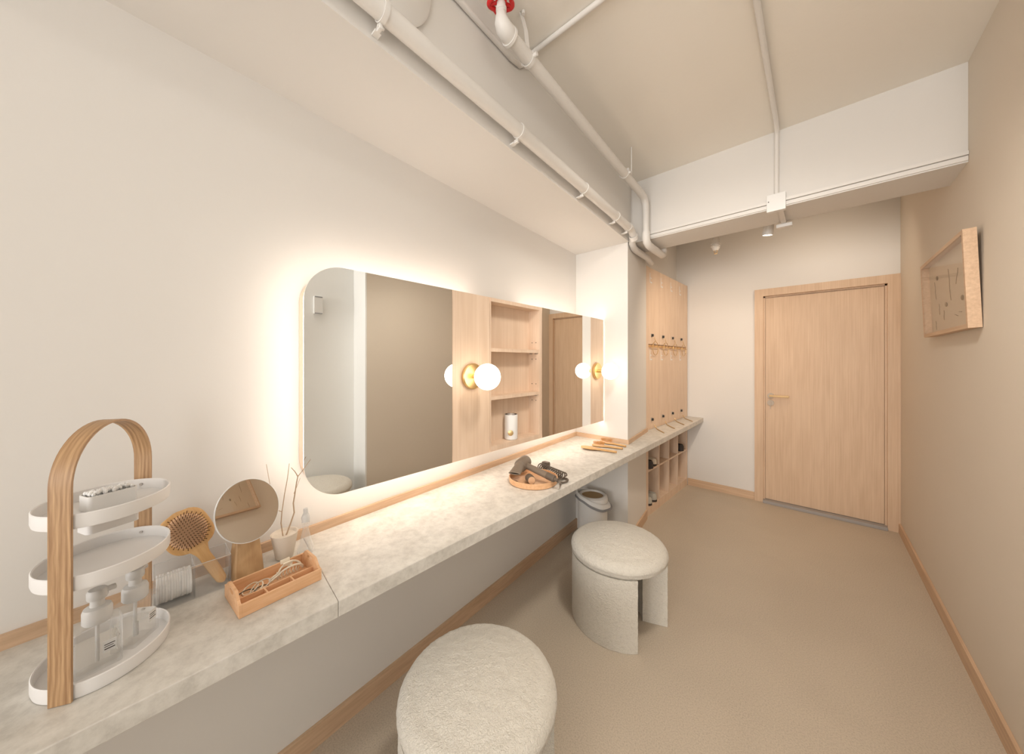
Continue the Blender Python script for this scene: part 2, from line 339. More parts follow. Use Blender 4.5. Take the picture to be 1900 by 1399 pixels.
# ---------------- door ----------------
dr = bpy.data.objects.new('door_1', None); COL.objects.link(dr); dr['kind'] = 'structure'; dr.location = (0, 0, 0)
MB().mm((-.447, 4.105, 0), (-.378, 4.18, 2.10)).mm((.443, 4.105, 0), (.5145, 4.18, 2.10)).mm((-.378, 4.105, 2.03), (.443, 4.18, 2.10)).mm((-.378, 4.135, 0), (-.365, 4.18, 2.03)).mm((.430, 4.135, 0), (.443, 4.18, 2.03)).mm((-.378, 4.135, 2.017), (.443, 4.18, 2.03)).build('door_frame', 'oak', dr)
MB().mm((-.363, 4.142, .032), (.428, 4.182, 2.015)).build('door_panel', 'oak', dr)
MB().mm((-.378, 4.08, 0), (.443, 4.19, .028), .004).build('threshold', 'rubber', dr)
h = MB().cyl((-.322, 4.141, 1.052), (-.322, 4.132, 1.052), .026).build('handle_rose', 'rose', dr, 40)
MB().cyl((-.322, 4.132, 1.052), (-.322, 4.092, 1.052), .009).box((-.255, 4.09, 1.052), (.15, .014, .02), bev=.005).build('lever', 'lever', h, 40, label='brass lever')
l = MB().cyl((-.322, 4.141, .982), (-.322, 4.131, .982), .027).build('lock_rose', 'rose', dr, 40)
MB().cyl((-.322, 4.131, .982), (-.322, 4.120, .982), .009).box((-.322, 4.112, .955), (.006, .002, .06)).build('key', 'rose', l)

# ---------------- lockers (upper) and cubby (lower) ----------------
ca = math.atan2(.045, 1.14)      # front runs very slightly askew to the aisle
def loc_frame(name, label, cat, group=None):
    return thing(name, label, cat, (-1.108, 2.99, 0), -ca, group)    # local +Y along the front, +X into the room
L = 1.124
lk = loc_frame('locker_cabinet', 'tall pale oak wall lockers with eight small round locks above the counter end', 'lockers')
z0, z1 = CT + .002, 2.238
MB().mm((-.24, .0, z0), (-.022, L, z1)).mm((-.022, 0, z0), (0, .052, z1)).mm((-.022, L - .03, z0), (0, L, z1)).mm((-.022, .052, z0), (-.004, L - .03, z0 + .012)).build('carcass', 'oakcab', lk)
ys = [.054 + (L - .084) * i / 4 for i in range(5)]
locks = []
for i in range(4):
    for (a, b) in ((z0 + .013, 1.505), (1.545, z1 - .002)):
        d = MB().mm((-.020, ys[i] + .0035, a), (-.001, ys[i + 1] - .0035, b), .0015)
        dd = d.build('locker_door', 'oakcab', lk)
        zl = (a + .075) if a < 1 else 1.625
        yl = ys[i] + .07
        k = MB().cyl((-.001, yl, zl), (.004, yl, zl), .017).build('lock_plate', 'chrome', dd, 40)
        MB().cyl((.004, yl, zl), (.016, yl, zl), .012).build('lock_knob', 'black', k, 40)
    # finger slot between the rows and above the counter: dark openings with dividers
    for zz in (1.508, ):
        MB().mm((-.021, ys[i] + .002, zz), (-.016, ys[i + 1] - .002, zz + .034)).build('slot_back', 'oakcab', lk)
        for t in (.08, .38, .68):
            yy = ys[i] + (ys[i + 1] - ys[i]) * t
            MB().mm((-.0155, yy, zz + .012), (-.010, yy + .07, zz + .034)).build('finger_slot', 'bamboo', lk)
# gold wire hangers: four hang under the upper locks, four lie on the counter under the lower locks
names = ['first from the white pier', 'second from the white pier', 'third from the white pier', 'nearest the back wall']
Rl = Matrix.Rotation(-ca, 4, 'Z'); O = Vector((-1.108, 2.99, 0))
def W(x, y, z): return O + Rl @ Vector((x, y, z))
def hanger():
    hb = thing('wire_hanger', 'x', 'hanger', (0, 0, 0), -ca, 'gold ring hangers on the lockers')
    MB().tube([(.016, .062 * cos(a), .062 * sin(a)) for a in [2 * pi * i / 40 for i in range(40)]], .0028, 8, closed=True).build('ring', 'gold', hb, 60)
    MB().cyl((.016, -.085, .008), (.016, .085, .008), .003, seg=10).build('bar', 'gold', hb, 60)
    MB().tube([(.016, 0, .062), (.016, 0, .075), (.014, -.012, .085), (.011, -.003, .098), (.008, .008, .088)], .0025, 8).build('hook', 'gold', hb, 60)
    return hb
H0 = hanger()
for i in range(4):
    hh = H0 if i == 0 else copy_tree(H0)
    yl = ys[i] + .118; p = W(0, yl, 1.508); hh.location = p
    hh['label'] = 'gold wire ring hanger on the upper locker %s' % names[i]
for i in range(4):
    y0 = ys[i] + .10
    fl = MB().tube([(-.012 + .02, y0 + .02, CT + .035), (.02, y0 + .015, CT + .012), (.035, y0, CT + .0045), (.075, y0 - .05, CT + .0042), (.145, y0 - .13, CT + .0042)], .0035, 8)
    bmesh.ops.transform(fl.bm, matrix=Matrix.Translation(O) @ Rl, verts=fl.bm.verts)
    o = fl.build('wire_hanger', 'gold', smooth=60)
    tag(o, 'bent gold wire lying on the counter under the lower locker %s' % names[i], 'hanger', 'gold wires resting on the counter')
# small white number stickers (too small to read in the photo, plain strokes)
for i in range(4):
    for (zz, hgt) in ((1.40, .09), (2.10, .09)):
        s = MB(); yy = ys[i] + .03
        s.mm((-.0008, yy, zz), (.0002, yy + .008, zz + hgt)).mm((-.0008, yy + .016, zz), (.0002, yy + .05, zz + .012)).mm((-.0008, yy + .016, zz + hgt * .45), (.0002, yy + .04, zz + hgt * .45 + .008))
        s.build('number_decal', 'label', lk)
cb = loc_frame('cubby_cabinet', 'low pale oak shoe cabinet of eight open cubbies beneath the counter end', 'cabinet')
c = MB(); zt = CB - .002
c.mm((-.38, 0, 0), (-.366, L, zt)); c.mm((-.366, 0, zt - .014), (0, L, zt)); c.mm((-.366, 0, .0), (0, L, .078))
c.build('carcass', 'oakcab', cb)
cys = [.0, .318, .60, .865, L]; cys = [0.03, .315, .585, .86, L - .0]
MB().mm((-.366, .0, .078), (0, .05, zt - .014)).build('side_panel', 'oakcab', cb); MB().mm((-.366, L - .03, .078), (0, L, zt - .014)).build('side_panel', 'oakcab', cb)
dv = [.05 + (L - .08 - .05 + .03) * k / 4 for k in range(5)]
for k in (1, 2, 3): MB().mm((-.366, dv[k] - .007, .078), (-.001, dv[k] + .007, zt - .014)).build('divider', 'oakcab', cb)
MB().mm((-.366, .05, .394), (-.0005, L - .03, .410)).build('shelf', 'oakcab', cb)
# shoes in the cubbies
def shoe(label, x, y, z, rz, mat, sc=1):
    t = thing('shoe', label, 'shoe', W(x, y, z), rz, 'shoes in the cubbies')
    s = MB(); prof = rrect(-.035, -.11, .035, .11, .033, 5)
    s.prism([(a * sc, b * sc) for a, b in prof], 0, .018 * sc); s.build('sole', 'shoed', t)
    u = MB(); rings = []
    for zz, k, yo in ((.018, 1, 0), (.05, .9, -.01), (.07, .62, -.03), (.06, .45, -.035)):
        rings.append([u.bm.verts.new((a * k * sc, (b * k + yo) * sc, zz * sc)) for a, b in prof])
    for a, b in zip(rings, rings[1:]):
        for i in range(len(a)): u.bm.faces.new((a[i], a[(i + 1) % len(a)], b[(i + 1) % len(a)], b[i]))
    u.bm.faces.new(rings[-1]); u.bm.faces.new(rings[0][::-1])
    u.build('upper', mat, t, 50)
shoe('dark slipper on the shelf in the upper cubby nearest the pier', -.10, .13, .411, 1.5, 'shoed')
shoe('pale slipper on the shelf beside the dark one in the nearest upper cubby', -.10, .24, .411, 1.5, 'cream', .9)
shoe('grey canvas shoe in the bottom cubby nearest the pier, left one', -.11, .12, .079, 1.45, 'shoe', 1.05)
shoe('grey canvas shoe in the bottom cubby nearest the pier, right one', -.11, .23, .079, 1.5, 'shoe', 1.05)
shoe('dark slipper in the upper cubby nearest the back wall', -.10, .97, .411, 1.5, 'shoed')

# ---------------- mirror cabinet ----------------
MX = -1.228; Y0, Y1, Z0, Z1 = .350, 2.427, .922, 1.713
mc = thing('mirror_cabinet', 'wide wall-hung mirror cabinet with rounded left end and glowing edge light', 'mirror cabinet')
def outline(ins, y1=None):
    r = .125 - ins; a = Y0 + ins; b = Z0 + ins; t = Z1 - ins; y1 = Y1 if y1 is None else y1
    return arc((a + r, t - r), r, pi / 2, pi, 16) + arc((a + r, b + r), r, pi, 1.5 * pi, 16) + [(y1, b), (y1, t)]
TX = Matrix(((0, 0, 1, 0), (1, 0, 0, 0), (0, 1, 0, 0), (0, 0, 0, 1)))   # (y, z, x) -> (x, y, z)
yw = wx(.4) + .004
# back body follows the wall: cut into left box, shallow niche back and right box
b = MB(); b.prism(outline(.014, .948), wx(.35) + .001, MX - .022, TX); b.build('cabinet_body', 'oakcab', mc)
NX = -1.312
MB().mm((wx(.95) + .002, .949, Z0 + .014), (MX - .0075, 1.186, Z1 - .014)).build('cabinet_body', 'oakcab', mc)
MB().mm((wx(1.63) + .002, 1.6275, Z0 + .014), (MX - .022, 2.425, Z1 - .014)).build('cabinet_body', 'oakcab', mc)
# led rim light around top, left and bottom
ol = outline(.004, 2.42); il = outline(.0135, 2.42)
led = MB(); lm = len(ol)
led.ring(ol, il, MX - .021, MX - .0075, TX)
led.build('led_rim', 'led', mc, 40, label='glowing white edge light')
for z_, nm_ in ((Z0 + .0095, 'under_strip'), (Z1 - .0135, 'top_strip')):
    for ya, yb in ((.50, .945), (.955, 1.18), (1.635, 2.41)):
        MB().mm((wx(yb if yb < 1 else 1.25) + (.03 if yb < 2 else .0), ya, z_), (wx(yb if yb < 1 else 1.25) + (.042 if yb < 2 else .012), yb, z_ + .004)).build('led_strip', 'led', mc, label='hidden glowing light strip')
MB().mm((-1.352, 1.20, Z0 + .0095), (-1.340, 1.61, Z0 + .0135)).build('led_strip', 'led', mc, label='hidden glowing light strip')
m1 = MB(); m1.prism(outline(0, .948), MX - .005, MX, TX); m1.build('mirror_panel', 'mirror', mc)
MB().prism(outline(.006, .948), MX - .0075, MX - .0052, TX).build('mirror_backing', 'chrome', mc)
MB().mm((MX - .0055, 1.628, Z0), (MX, 2.2205, Z1)).build('mirror_panel', 'mirror', mc)
MB().mm((MX - .0068, .950, Z0), (MX - .001, 1.187, Z1)).build('wood_panel', 'oakcab', mc)
MB().mm((MX - .0068, 2.2225, Z0), (MX - .001, Y1, Z1)).build('wood_panel', 'oakcab', mc)
n = MB(); n.mm((NX - .01, 1.189, Z0), (NX, 1.627, Z1)).mm((NX, 1.189, Z0), (MX - .001, 1.1965, Z1)).mm((NX, 1.6015, Z0), (MX - .001, 1.6265, Z1)).mm((NX, 1.1965, Z0), (MX - .001, 1.6015, .948)).mm((NX, 1.1965, 1.694), (MX - .001, 1.6015, Z1))
n.build('niche_shell', 'oakcab', mc)
for zz in (1.436, 1.186): MB().mm((NX, 1.197, zz), (MX - .004, 1.601, zz + .018)).build('shelf', 'oakcab', mc)
for zz in (1.50, 1.40, 1.25, 1.15):
    for xx in (-1.285, -1.255): MB().cyl((xx, 1.6014, zz), (xx, 1.6004, zz), .0028, seg=10).build('peg_hole', 'dark', mc)
for xx in (-1.29, -1.25):
    for zz in (1.433, 1.183): MB().mm((xx - .006, 1.588, zz - .004), (xx + .006, 1.601, zz + .003)).build('shelf_pin', 'chrome', mc)
# wall lamps
def lamp(y, label):
    t = thing('globe_lamp', label, 'lamp', (MX - .001, y, 1.314), 0, 'globe lamps on the mirror cabinet')
    RX = Matrix.Rotation(pi / 2, 3, 'Y')
    MB().lathe([(0, 0.0005), (.060, 0.0005), (.062, .004), (.062, .016), (.058, .020), (0, .020)], (0, 0, 0), 48, RX).build('wall_plate', 'brass', t, 35)
    MB().lathe([(0, .02), (.011, .02), (.011, .05), (.014, .052), (.014, .058), (0, .058)], (0, 0, 0), 24, RX).build('stem', 'brass', t, 35)
    MB().sphere((.113, 0, 0), .061, 40, 28).build('globe', 'globe', t, 80, label='glowing opal glass globe')
lamp(1.063, 'lit globe wall lamp with brass disc beside the open niche shelves')
lamp(2.305, 'lit globe wall lamp with brass disc beside the white pier')
# white gadget in niche
t = thing('aroma_diffuser', 'white flat-topped cylinder with round gold dial on the bottom niche shelf', 'diffuser', (-1.272, 1.395, .949), radians(-50))
MB().lathe([(0, 0), (.034, 0), (.037, .004), (.037, .135), (.035, .139), (0, .139)], (0, 0, 0), 40).build('body', 'whitepl', t, 35)
MB().lathe([(.022, 0), (.034, 0), (.034, .0012), (.022, .0012)], (0, 0, .139), 24, a0=.25, a1=2.9).build('top_slot', 'dark', t)
MB().lathe([(.022, 0), (.034, 0), (.034, .0012), (.022, .0012)], (0, 0, .139), 24, a0=3.4, a1=6.0).build('top_slot', 'dark', t)
MB().lathe([(0, 0), (.0155, 0), (.0155, .004), (.010, .006), (0, .006)], (.034, -.001, .040), 24, Matrix.Rotation(pi / 2, 3, 'Y')).build('dial', 'gold', t, 40)

# ---------------- stools ----------------
def stool(label, x, y, rz, sc=1):
    t = thing('stool', label, 'stool', (x, y, 0), rz, 'boucle stools')
    s = MB(); R = .250
    prof = [(0, .345), (.10, .345), (.228, .345), (.243, .350), (.249, .358), (.2475, .3645)]
    prof += [(.2500, .370)] + [(.200 + .0515 * cos(a), .372 + .043 * sin(a)) for a in [i * pi / 2 / 10 for i in range(10)]]
    prof += [(.195, .4165), (.17, .424), (.13, .432), (.08, .438), (.04, .4405), (0, .441)]
    fine = [prof[0]]
    for a, b in zip(prof, prof[1:]):
        n_ = max(1, int(math.hypot(b[0] - a[0], b[1] - a[1]) / .006)) if b[1] > .346 else 1
        fine += [(a[0] + (b[0] - a[0]) * i / n_, a[1] + (b[1] - a[1]) * i / n_) for i in range(1, n_ + 1)]
    s.lathe(fine, seg=180)
    s.noise(.0016, 45).noise(.0012, 120)
    s.build('seat_cushion', 'boucle', t, 80)
    for k in (0, 1):
        a0 = radians(33) + k * pi; a1 = radians(147) + k * pi
        g = MB(); nz = 36; na = 64
        # thick curved leg panel
        ro, ri = .2465, .125
        out = [[g.bm.verts.new((ro * cos(a0 + (a1 - a0) * i / na), ro * sin(a0 + (a1 - a0) * i / na), .001 + .345 * j / nz)) for i in range(na + 1)] for j in range(nz + 1)]
        inn = [[g.bm.verts.new((ri * cos(a0 + (a1 - a0) * i / na), ri * sin(a0 + (a1 - a0) * i / na), .001 + .345 * j / nz)) for i in range(na + 1)] for j in range(nz + 1)]
        for j in range(nz):
            for i in range(na):
                g.bm.faces.new((out[j][i], out[j][i + 1], out[j + 1][i + 1], out[j + 1][i])); g.bm.faces.new((inn[j][i], inn[j + 1][i], inn[j + 1][i + 1], inn[j][i + 1]))
            for i in (0, na): g.bm.faces.new((out[j][i], out[j + 1][i], inn[j + 1][i], inn[j][i]))
        for j in (0, nz):
            for i in range(na): g.bm.faces.new((out[j][i], out[j][i + 1], inn[j][i + 1], inn[j][i]))
        bmesh.ops.recalc_face_normals(g.bm, faces=g.bm.faces[:])
        g.noise(.0014, 45).noise(.0012, 120)
        for v in g.bm.verts: v.co.z = min(max(v.co.z, .001), .3455)
        g.build('leg', 'boucle', t, 60)
    t.scale = (sc, sc, sc); return t
S = stool('cream boucle drum stool further from the camera, beside the bin', -.797, 1.741, radians(-11))
c = copy_tree(S); c.location = (-.777, .702, 0); c.rotation_euler = (0, 0, radians(12)); c.scale = (.965, .965, .965)
c['label'] = 'cream boucle drum stool nearest the camera at the bottom edge'
c = copy_tree(S); c.location = (.48, .93, 0); c.rotation_euler = (0, 0, radians(100)); c.scale = (1, 1, 1)
c['label'] = 'cream boucle stool seen only as a reflection in the left mirror panel'

# ---------------- waste bin ----------------
t = thing('waste_bin', 'white round swing-lid bin with grey liner edge under the counter', 'bin', (-1.235, 2.262, 0))
MB().lathe([(0, .001), (.088, .001), (.098, .006), (.104, .02), (.106, .06), (.108, .345), (.1035, .345), (.1035, .03), (0, .03)], seg=56).build('bucket', 'whitepl', t, 35)
MB().lathe([(.1085, .346), (.1095, .352), (.1095, .372), (.106, .385), (.094, .394), (.082, .394), (.080, .386), (.080, .35), (.1085, .346)], seg=56).build('lid_ring', 'whitepl', t, 35)
MB().lathe([(0, .376), (.04, .378), (.079, .382), (.079, .375), (0, .370)], seg=48).build('swing_lid', 'bin_in', t, 35, label='tan swing lid')
bg = MB(); nb = 72; rr = []
prof = [(.1098, .004, 0), (.112, -.006, .3), (.117, -.020, .8), (.119, -.030, 1)]
rings = []
for (r, z, k) in prof:
    ring = []
    for i in range(nb):
        a = 2 * pi * i / nb; dz = .376 - .034 * cos(a - radians(29)) + k * (.007 * sin(3 * a + .5)); dr_ = k * (.014 * max(0, cos(a - radians(20))) ** 2 + .002 * sin(9 * a))
        ring.append(bg.bm.verts.new(((r + dr_) * cos(a), (r + dr_) * sin(a), z + dz)))
    rings.append(ring)
for a, b in zip(rings, rings[1:]):
    for i in range(nb): bg.bm.faces.new((a[i], a[(i + 1) % nb], b[(i + 1) % nb], b[i]))
last = [v.co.copy() for v in rings[-1]]
bo = bg.build('bin_liner', 'whitepl', t, 60)
sm = bo.modifiers.new('thick', 'SOLIDIFY'); sm.thickness = .0015; sm.offset = 1
MB().tube([(p.x * 1.012, p.y * 1.012, p.z - .004) for p in last], .008, 8, closed=True).build('liner_edge', 'bag', bo, 60, label='grey gathered liner edge')

# ---------------- organiser with two soap bottles ----------------
OC = Vector((-1.093, -.050, CT + .001)); oa = math.atan2(.095, -.180)
og = thing('tiered_organizer', 'three-tier white oval organizer with bent wooden handle on the near counter', 'organizer', OC, oa)
def oval(sx_, sy_, h, mb, wall=.003, base=.004):
    mb.lathe([(0, 0), (.985, 0), (1, .006), (1, h - .0015), (.985, h), (1 - .035, h - .0015), (1 - .035, base), (0, base)], seg=96, sx=sx_, sy=sy_)
    return mb
for nm, z in (('lower_tray', 0), ('middle_tray', .196), ('top_tray', .309)):
    m = MB(); oval(.1035, .0885, .027, m); bmesh.ops.translate(m.bm, verts=m.bm.verts, vec=(0, 0, z)); tr = m.build(nm, 'white', og, 35)
    for s in (-1, 1): MB().cyl((s * .0995, 0, z + .015), (s * .0975, 0, z + .015), .003, seg=12).build('screw', 'chrome', tr)
hp = [(.1062, 0, 0), (.1062, 0, .385)] + [(.1062 * cos(a), 0, .385 + .1052 * sin(a)) for a in [pi * i / 28 for i in range(1, 28)]] + [(-.1062, 0, .385), (-.1062, 0, 0)]
hp2 = []
for a, b in zip(hp, hp[1:]):
    k = 12 if abs(a[2] - b[2]) > .2 else 1
    for i in range(k): hp2.append(tuple(a[j] + (b[j] - a[j]) * i / k for j in range(3)))
hp2.append(hp[-1])
ho = MB().strip(hp2, (0, 1, 0), .030, .0045).build('bent_handle', 'ash', og, 40, label='bent light wood handle band')
acc = [0]
for a, b in zip(hp2, hp2[1:]): acc.append(acc[-1] + (Vector(b) - Vector(a)).length)
uvl = ho.data.uv_layers.new(name='grain')
for lp in ho.data.loops:
    vi = lp.vertex_index; k_ = vi % 4; uvl.data[lp.index].uv = ((0, .030, .030, 0)[k_] + (0, 0, .004, .004)[k_], acc[min(vi // 4, len(acc) - 1)])
def bottle(label, x, y, rz):
    t = thing('pump_bottle', label, 'bottle', (x, y, CT + .0055), rz, 'square foam pump bottles')
    q = MB(); q.prism(rrect(-.031, -.023, .031, .023, .005, 4), 0, .088)
    q.build('glass_body', 'glass', t, 40)
    MB().prism(rrect(-.0275, -.0195, .0275, .0195, .004, 4), .006, .050).build('liquid', 'liquid', t, 40)
    MB().lathe([(0, .0885), (.0185, .0885), (.0205, .092), (.0205, .112), (.0185, .118), (.0105, .121), (.0095, .134), (0, .134)], seg=32).build('cap', 'frost', t, 40)
    MB().lathe([(0, .1345), (.0135, .1345), (.0145, .137), (.0145, .149), (.012, .153), (0, .153)], seg=28).box((.012, 0, .146), (.026, .012, .008), bev=.002).build('nozzle', 'frost', t, 40)
    MB().cyl((0, 0, .008), (0, 0, .088), .003, seg=10).build('dip_tube', 'frost', t)
    lb = MB().mm((.004, -.0228, .030), (.022, -.0222, .052)).build('sticker', 'label', t)
    MB().mm((.006, -.0231, .044), (.020, -.0229, .0455)).mm((.006, -.0231, .040), (.018, -.0229, .0412)).mm((.006, -.0231, .035), (.020, -.0229, .0368)).build('sticker_print', 'dark', lb)
bottle('clear square pump bottle on the lower tray, the one nearer the front post', -1.068, -.062, radians(100))
bottle('clear square pump bottle on the lower tray, the one nearer the wooden box', -1.108, -.012, radians(142))
t = thing('cotton_swab_box', 'small white open box of cotton swabs on the top tray', 'box', (-1.098, -.048, OC.z + .3135), radians(112))
MB().ring(rrect(-.036, -.021, .036, .021, .008), rrect(-.034, -.019, .034, .019, .006), 0, .030).prism(rrect(-.0355, -.0205, .0355, .0205, .008), 0, .003).build('box', 'whitepl', t, 40)
sw = MB()
for i in range(70):
    x = random.uniform(-.030, .030); y = random.uniform(-.015, .015); sw.cyl((x, y, .004), (x + random.uniform(-.002, .002), y, .030), .0012, seg=6).sphere((x, y, .031 + random.uniform(0, .003)), .003, 8, 6, (1, 1, 1.4))
o = sw.build('cotton_swabs', 'cotton', t, 60); o['kind'] = 'stuff'
MB().prism([(p.x, p.y) for p in [Matrix.Rotation(radians(112) - oa, 3, 'Z') @ Vector((a, b, 0)) + Matrix.Rotation(-oa, 3, 'Z') @ Vector((-.005, .002, 0)) for a, b in rrect(-.038, -.023, .038, .023, .009)]], .270, .3085).build('swab_well', 'white', og, 40)

# ---------------- acrylic box, cotton pads, paddle brush ----------------
t = thing('acrylic_box', 'clear acrylic divided storage box against the wall behind the tiered organizer', 'storage box', (-1.2305, .0895, CT + .0008), 0)
hx, hy, hz = .043, .0725, .085; th = .0022
MB().mm((-hx, -hy, 0), (hx, hy, th)).build('base', 'acryl', t)
for a, b in (((-hx, -hy, th), (-hx + th, hy, hz)), ((hx - th, -hy, th), (hx, hy, hz)), ((-hx + th, -hy, th), (hx - th, -hy + th, hz)), ((-hx + th, hy - th, th), (hx - th, hy, hz)), ((-hx + th, -.001, th), (hx - th, .001, hz))):
    sh = MB().mm(a, b).build('acrylic_sheet', 'acryl', t)
    MB().mm((a[0], a[1], hz + .0001), (b[0], b[1], hz + .0008)).build('polished_edge', 'edge', sh)
t = thing('cotton_pads', 'stack of round white cotton pads inside the clear acrylic box', 'cotton pads', (-1.229, .0525, CT + .0035), 0)
for i in range(13):
    y = -.031 + i * .0049
    MB().lathe([(0, 0), (.0335, 0), (.034, .0004), (.034, .0044), (.0335, .0048), (0, .0048)], (random.uniform(-.002, .002), y, .0345 + random.uniform(0, .001)), 32, Matrix.Rotation(-pi / 2, 3, 'X')).build('pad', 'cotton', t, 60)
def paddle(name, label, p_end, p_head, nrm, L=.235, hw=.042, hl=.055, bristles=True, group=None, mat='bamboo', pin='bristle', rows=9, cols=8):
    # local frame: +X from handle end towards head, +Z bristle side
    p_end = Vector(p_end); ax = (Vector(p_head) - p_end).normalized(); nz = Vector(nrm); nz = (nz - ax * nz.dot(ax)).normalized(); ay = nz.cross(ax)
    R = Matrix((ax, ay, nz)).transposed().to_4x4()
    t = thing(name, label, 'hair brush', p_end, 0, group); t.matrix_world = Matrix.Translation(p_end) @ R
    t.location = p_end; t.rotation_euler = R.to_euler()
    cx_ = L - hl
    sec = []
    for i in range(41):
        x = L * i / 40
        if x < cx_ - hl * .92:
            hwid = .012 + .003 * sin(pi * x / (cx_ - hl)) - .0015
            if x < .008: hwid *= sqrt(max(.1, x / .008))
            q = (x - (cx_ - hl * .92 - .035)) / .035
            if q > 0: hwid += (.026 - .012) * q * q * .8
        else:
            u = (x - cx_) / hl; u = max(-1, min(1, u)); hwid = max(.004, hw * (1 - abs(u) ** 3.2) ** (1 / 2.2)) if u > -.6 else max(hw * (1 - abs(u) ** 3.2) ** (1 / 2.2), .0235)
        sec.append((x, hwid))
    s = MB(); rings = []
    for x, hwid in sec:
        hh = .0065 if x < cx_ - hl else .005
        rings.append([s.bm.verts.new((x, hwid * cos(a) * 1, hh * (abs(sin(a)) ** .6) * (1 if sin(a) >= 0 else -1))) for a in [2 * pi * k / 16 for k in range(16)]])
    for a, b in zip(rings, rings[1:]):
        for i in range(16): s.bm.faces.new((a[i], a[(i + 1) % 16], b[(i + 1) % 16], b[i]))
    s.bm.faces.new(rings[0]); s.bm.faces.new(rings[-1][::-1])
    s.build('body', mat, t, 50)
    if bristles:
        MB().sphere((cx_, 0, .004), 1, 32, 12, (hl * .80, hw * .80, .007)).build('pad', 'cushion', t, 70, label='peach rubber cushion')
        k = 0; pins = MB()
        for i in range(cols):
            for j in range(rows):
                u = -1 + 2 * (i + .5) / cols; v = -1 + 2 * (j + .5) / rows
                if abs(u) ** 2.6 + abs(v) ** 2.6 > 1: continue
                x = cx_ + u * hl * .76; y = v * hw * .76; zz = .004 + .007 * sqrt(max(0, 1 - u * u * .6 - v * v * .6))
                pins.cyl((x, y, zz), (x + u * .005, y + v * .005, zz + .017), .0009, seg=6).sphere((x + u * .005, y + v * .005, zz + .0175), .0014, 8, 6); k += 1
        o = pins.build('bristles', pin, t, 60, label='brown wooden bristle pins'); o['kind'] = 'stuff'
    return t
paddle('paddle_brush', 'bamboo paddle brush leaning bristle side out in the acrylic box', (-1.202, .148, CT + .012), (-1.258, .080, .925), (1, -.12, .62), L=.228, hw=.050, hl=.058, rows=13, cols=13)
paddle('paddle_brush', 'bamboo brush lying bristles down on the counter, nearest the counter edge', (-.985, 2.135, CT + .0085), (-1.2, 2.095, CT + .014), (0, 0, -1), L=.25, hw=.036, hl=.062, bristles=False, group='brushes by the pier')
paddle('paddle_brush', 'bamboo brush lying on the counter between the two other brushes', (-.995, 2.255, CT + .008), (-1.2, 2.215, CT + .008), (0, 0, 1), L=.22, hw=.032, hl=.05, group='brushes by the pier', pin='bristle_light', rows=7, cols=9)
paddle('paddle_brush', 'bamboo brush with bristles up, nearest the white pier', (-1.005, 2.33, CT + .008), (-1.2, 2.35, CT + .008), (0, 0, 1), L=.215, hw=.034, hl=.055, group='brushes by the pier', pin='bristle_light', rows=8, cols=10)

# ---------------- round mirror on wooden stand ----------------
MC = Vector((-1.19, .2013, .963)); mn = Vector((.8635, .4057, .2997)).normalized()
t = thing('tabletop_mirror', 'round tilted mirror on tapered wooden block beside the twig pot', 'mirror', (-1.222, .200, CT + .0008), radians(14))
s = MB(); rings = []
for z, a, b_ in ((0, .036, .024), (.05, .033, .020), (.10, .0285, .014), (.135, .025, .009)):
    rings.append([s.bm.verts.new((x, y, z)) for x, y in rrect(-b_, -a, b_, a, .004, 3)])
for a, b in zip(rings, rings[1:]):
    for i in range(len(a)): s.bm.faces.new((a[i], a[(i + 1) % len(a)], b[(i + 1) % len(a)], b[i]))
s.bm.faces.new(rings[0][::-1]); s.bm.faces.new(rings[-1])
s.build('stand', 'ashr', t, 40)
mi = (Matrix.Translation(t.location) @ Matrix.Rotation(radians(14), 4, 'Z')).inverted()
lc = mi @ MC; ln = (mi.to_3x3() @ mn).normalized(); RQ = ln.to_track_quat('Z', 'Y').to_matrix()
rim = MB().lathe([(0, -.0030), (.084, -.0030), (.0855, -.002), (.0855, .0015), (.0845, .0020), (.0838, .0008), (0, .0008)], lc, 72, RQ).build('disc_frame', 'whitepl', t, 35)
MB().lathe([(0, .0009), (.0836, .0009), (.0836, .0016), (0, .0016)], lc, 72, RQ).build('disc_glass', 'mirror', t)

# ---------------- pot with twigs, glass flask ----------------
t = thing('twig_pot', 'small sand-coloured clay pot of bare twigs on the counter', 'vase', (-1.235, .298, CT + .0008))
MB().lathe([(0, 0), (.021, 0), (.024, .003), (.036, .074), (.037, .077), (.034, .077), (.030, .070), (0, .068)], seg=48).build('pot', 'clay', t, 40)
def tw(pts, r0, r1):
    pts = [(p[0] + 1.235, p[1] - .298, p[2] - CT) for p in pts]; n = len(pts)
    return MB().tube(pts, r0, 8, rads=[r0 + (r1 - r0) * i / (n - 1) for i in range(n)])
tw([(-1.235, .302, .835), (-1.228, .312, .87), (-1.222, .321, .905), (-1.224, .319, .935), (-1.218, .322, .967), (-1.22, .327, 1.0), (-1.218, .330, 1.018)], .0024, .0014).build('twig', 'twig', t, 60)
tw([(-1.218, .330, 1.018), (-1.214, .320, 1.038), (-1.212, .310, 1.052)], .0014, .0008).build('twig', 'twig', t, 60)
tw([(-1.218, .330, 1.018), (-1.212, .345, 1.040), (-1.205, .362, 1.068)], .0014, .0008).build('twig', 'twig', t, 60)
tw([(-1.235, .294, .835), (-1.232, .288, .88), (-1.226, .289, .917), (-1.226, .296, .97), (-1.222, .303, 1.02), (-1.22, .307, 1.064)], .0018, .0008).build('twig', 'twig', t, 60)
tw([(-1.226, .289, .917), (-1.23, .277, .925), (-1.238, .268, .94), (-1.24, .262, 1.0), (-1.24, .252, 1.07)], .0011, .0006).build('twig', 'twig', t, 60)
tw([(-1.222, .320, .965), (-1.222, .330, .99), (-1.224, .338, 1.01)], .0009, .0006).build('twig', 'twig', t, 60)
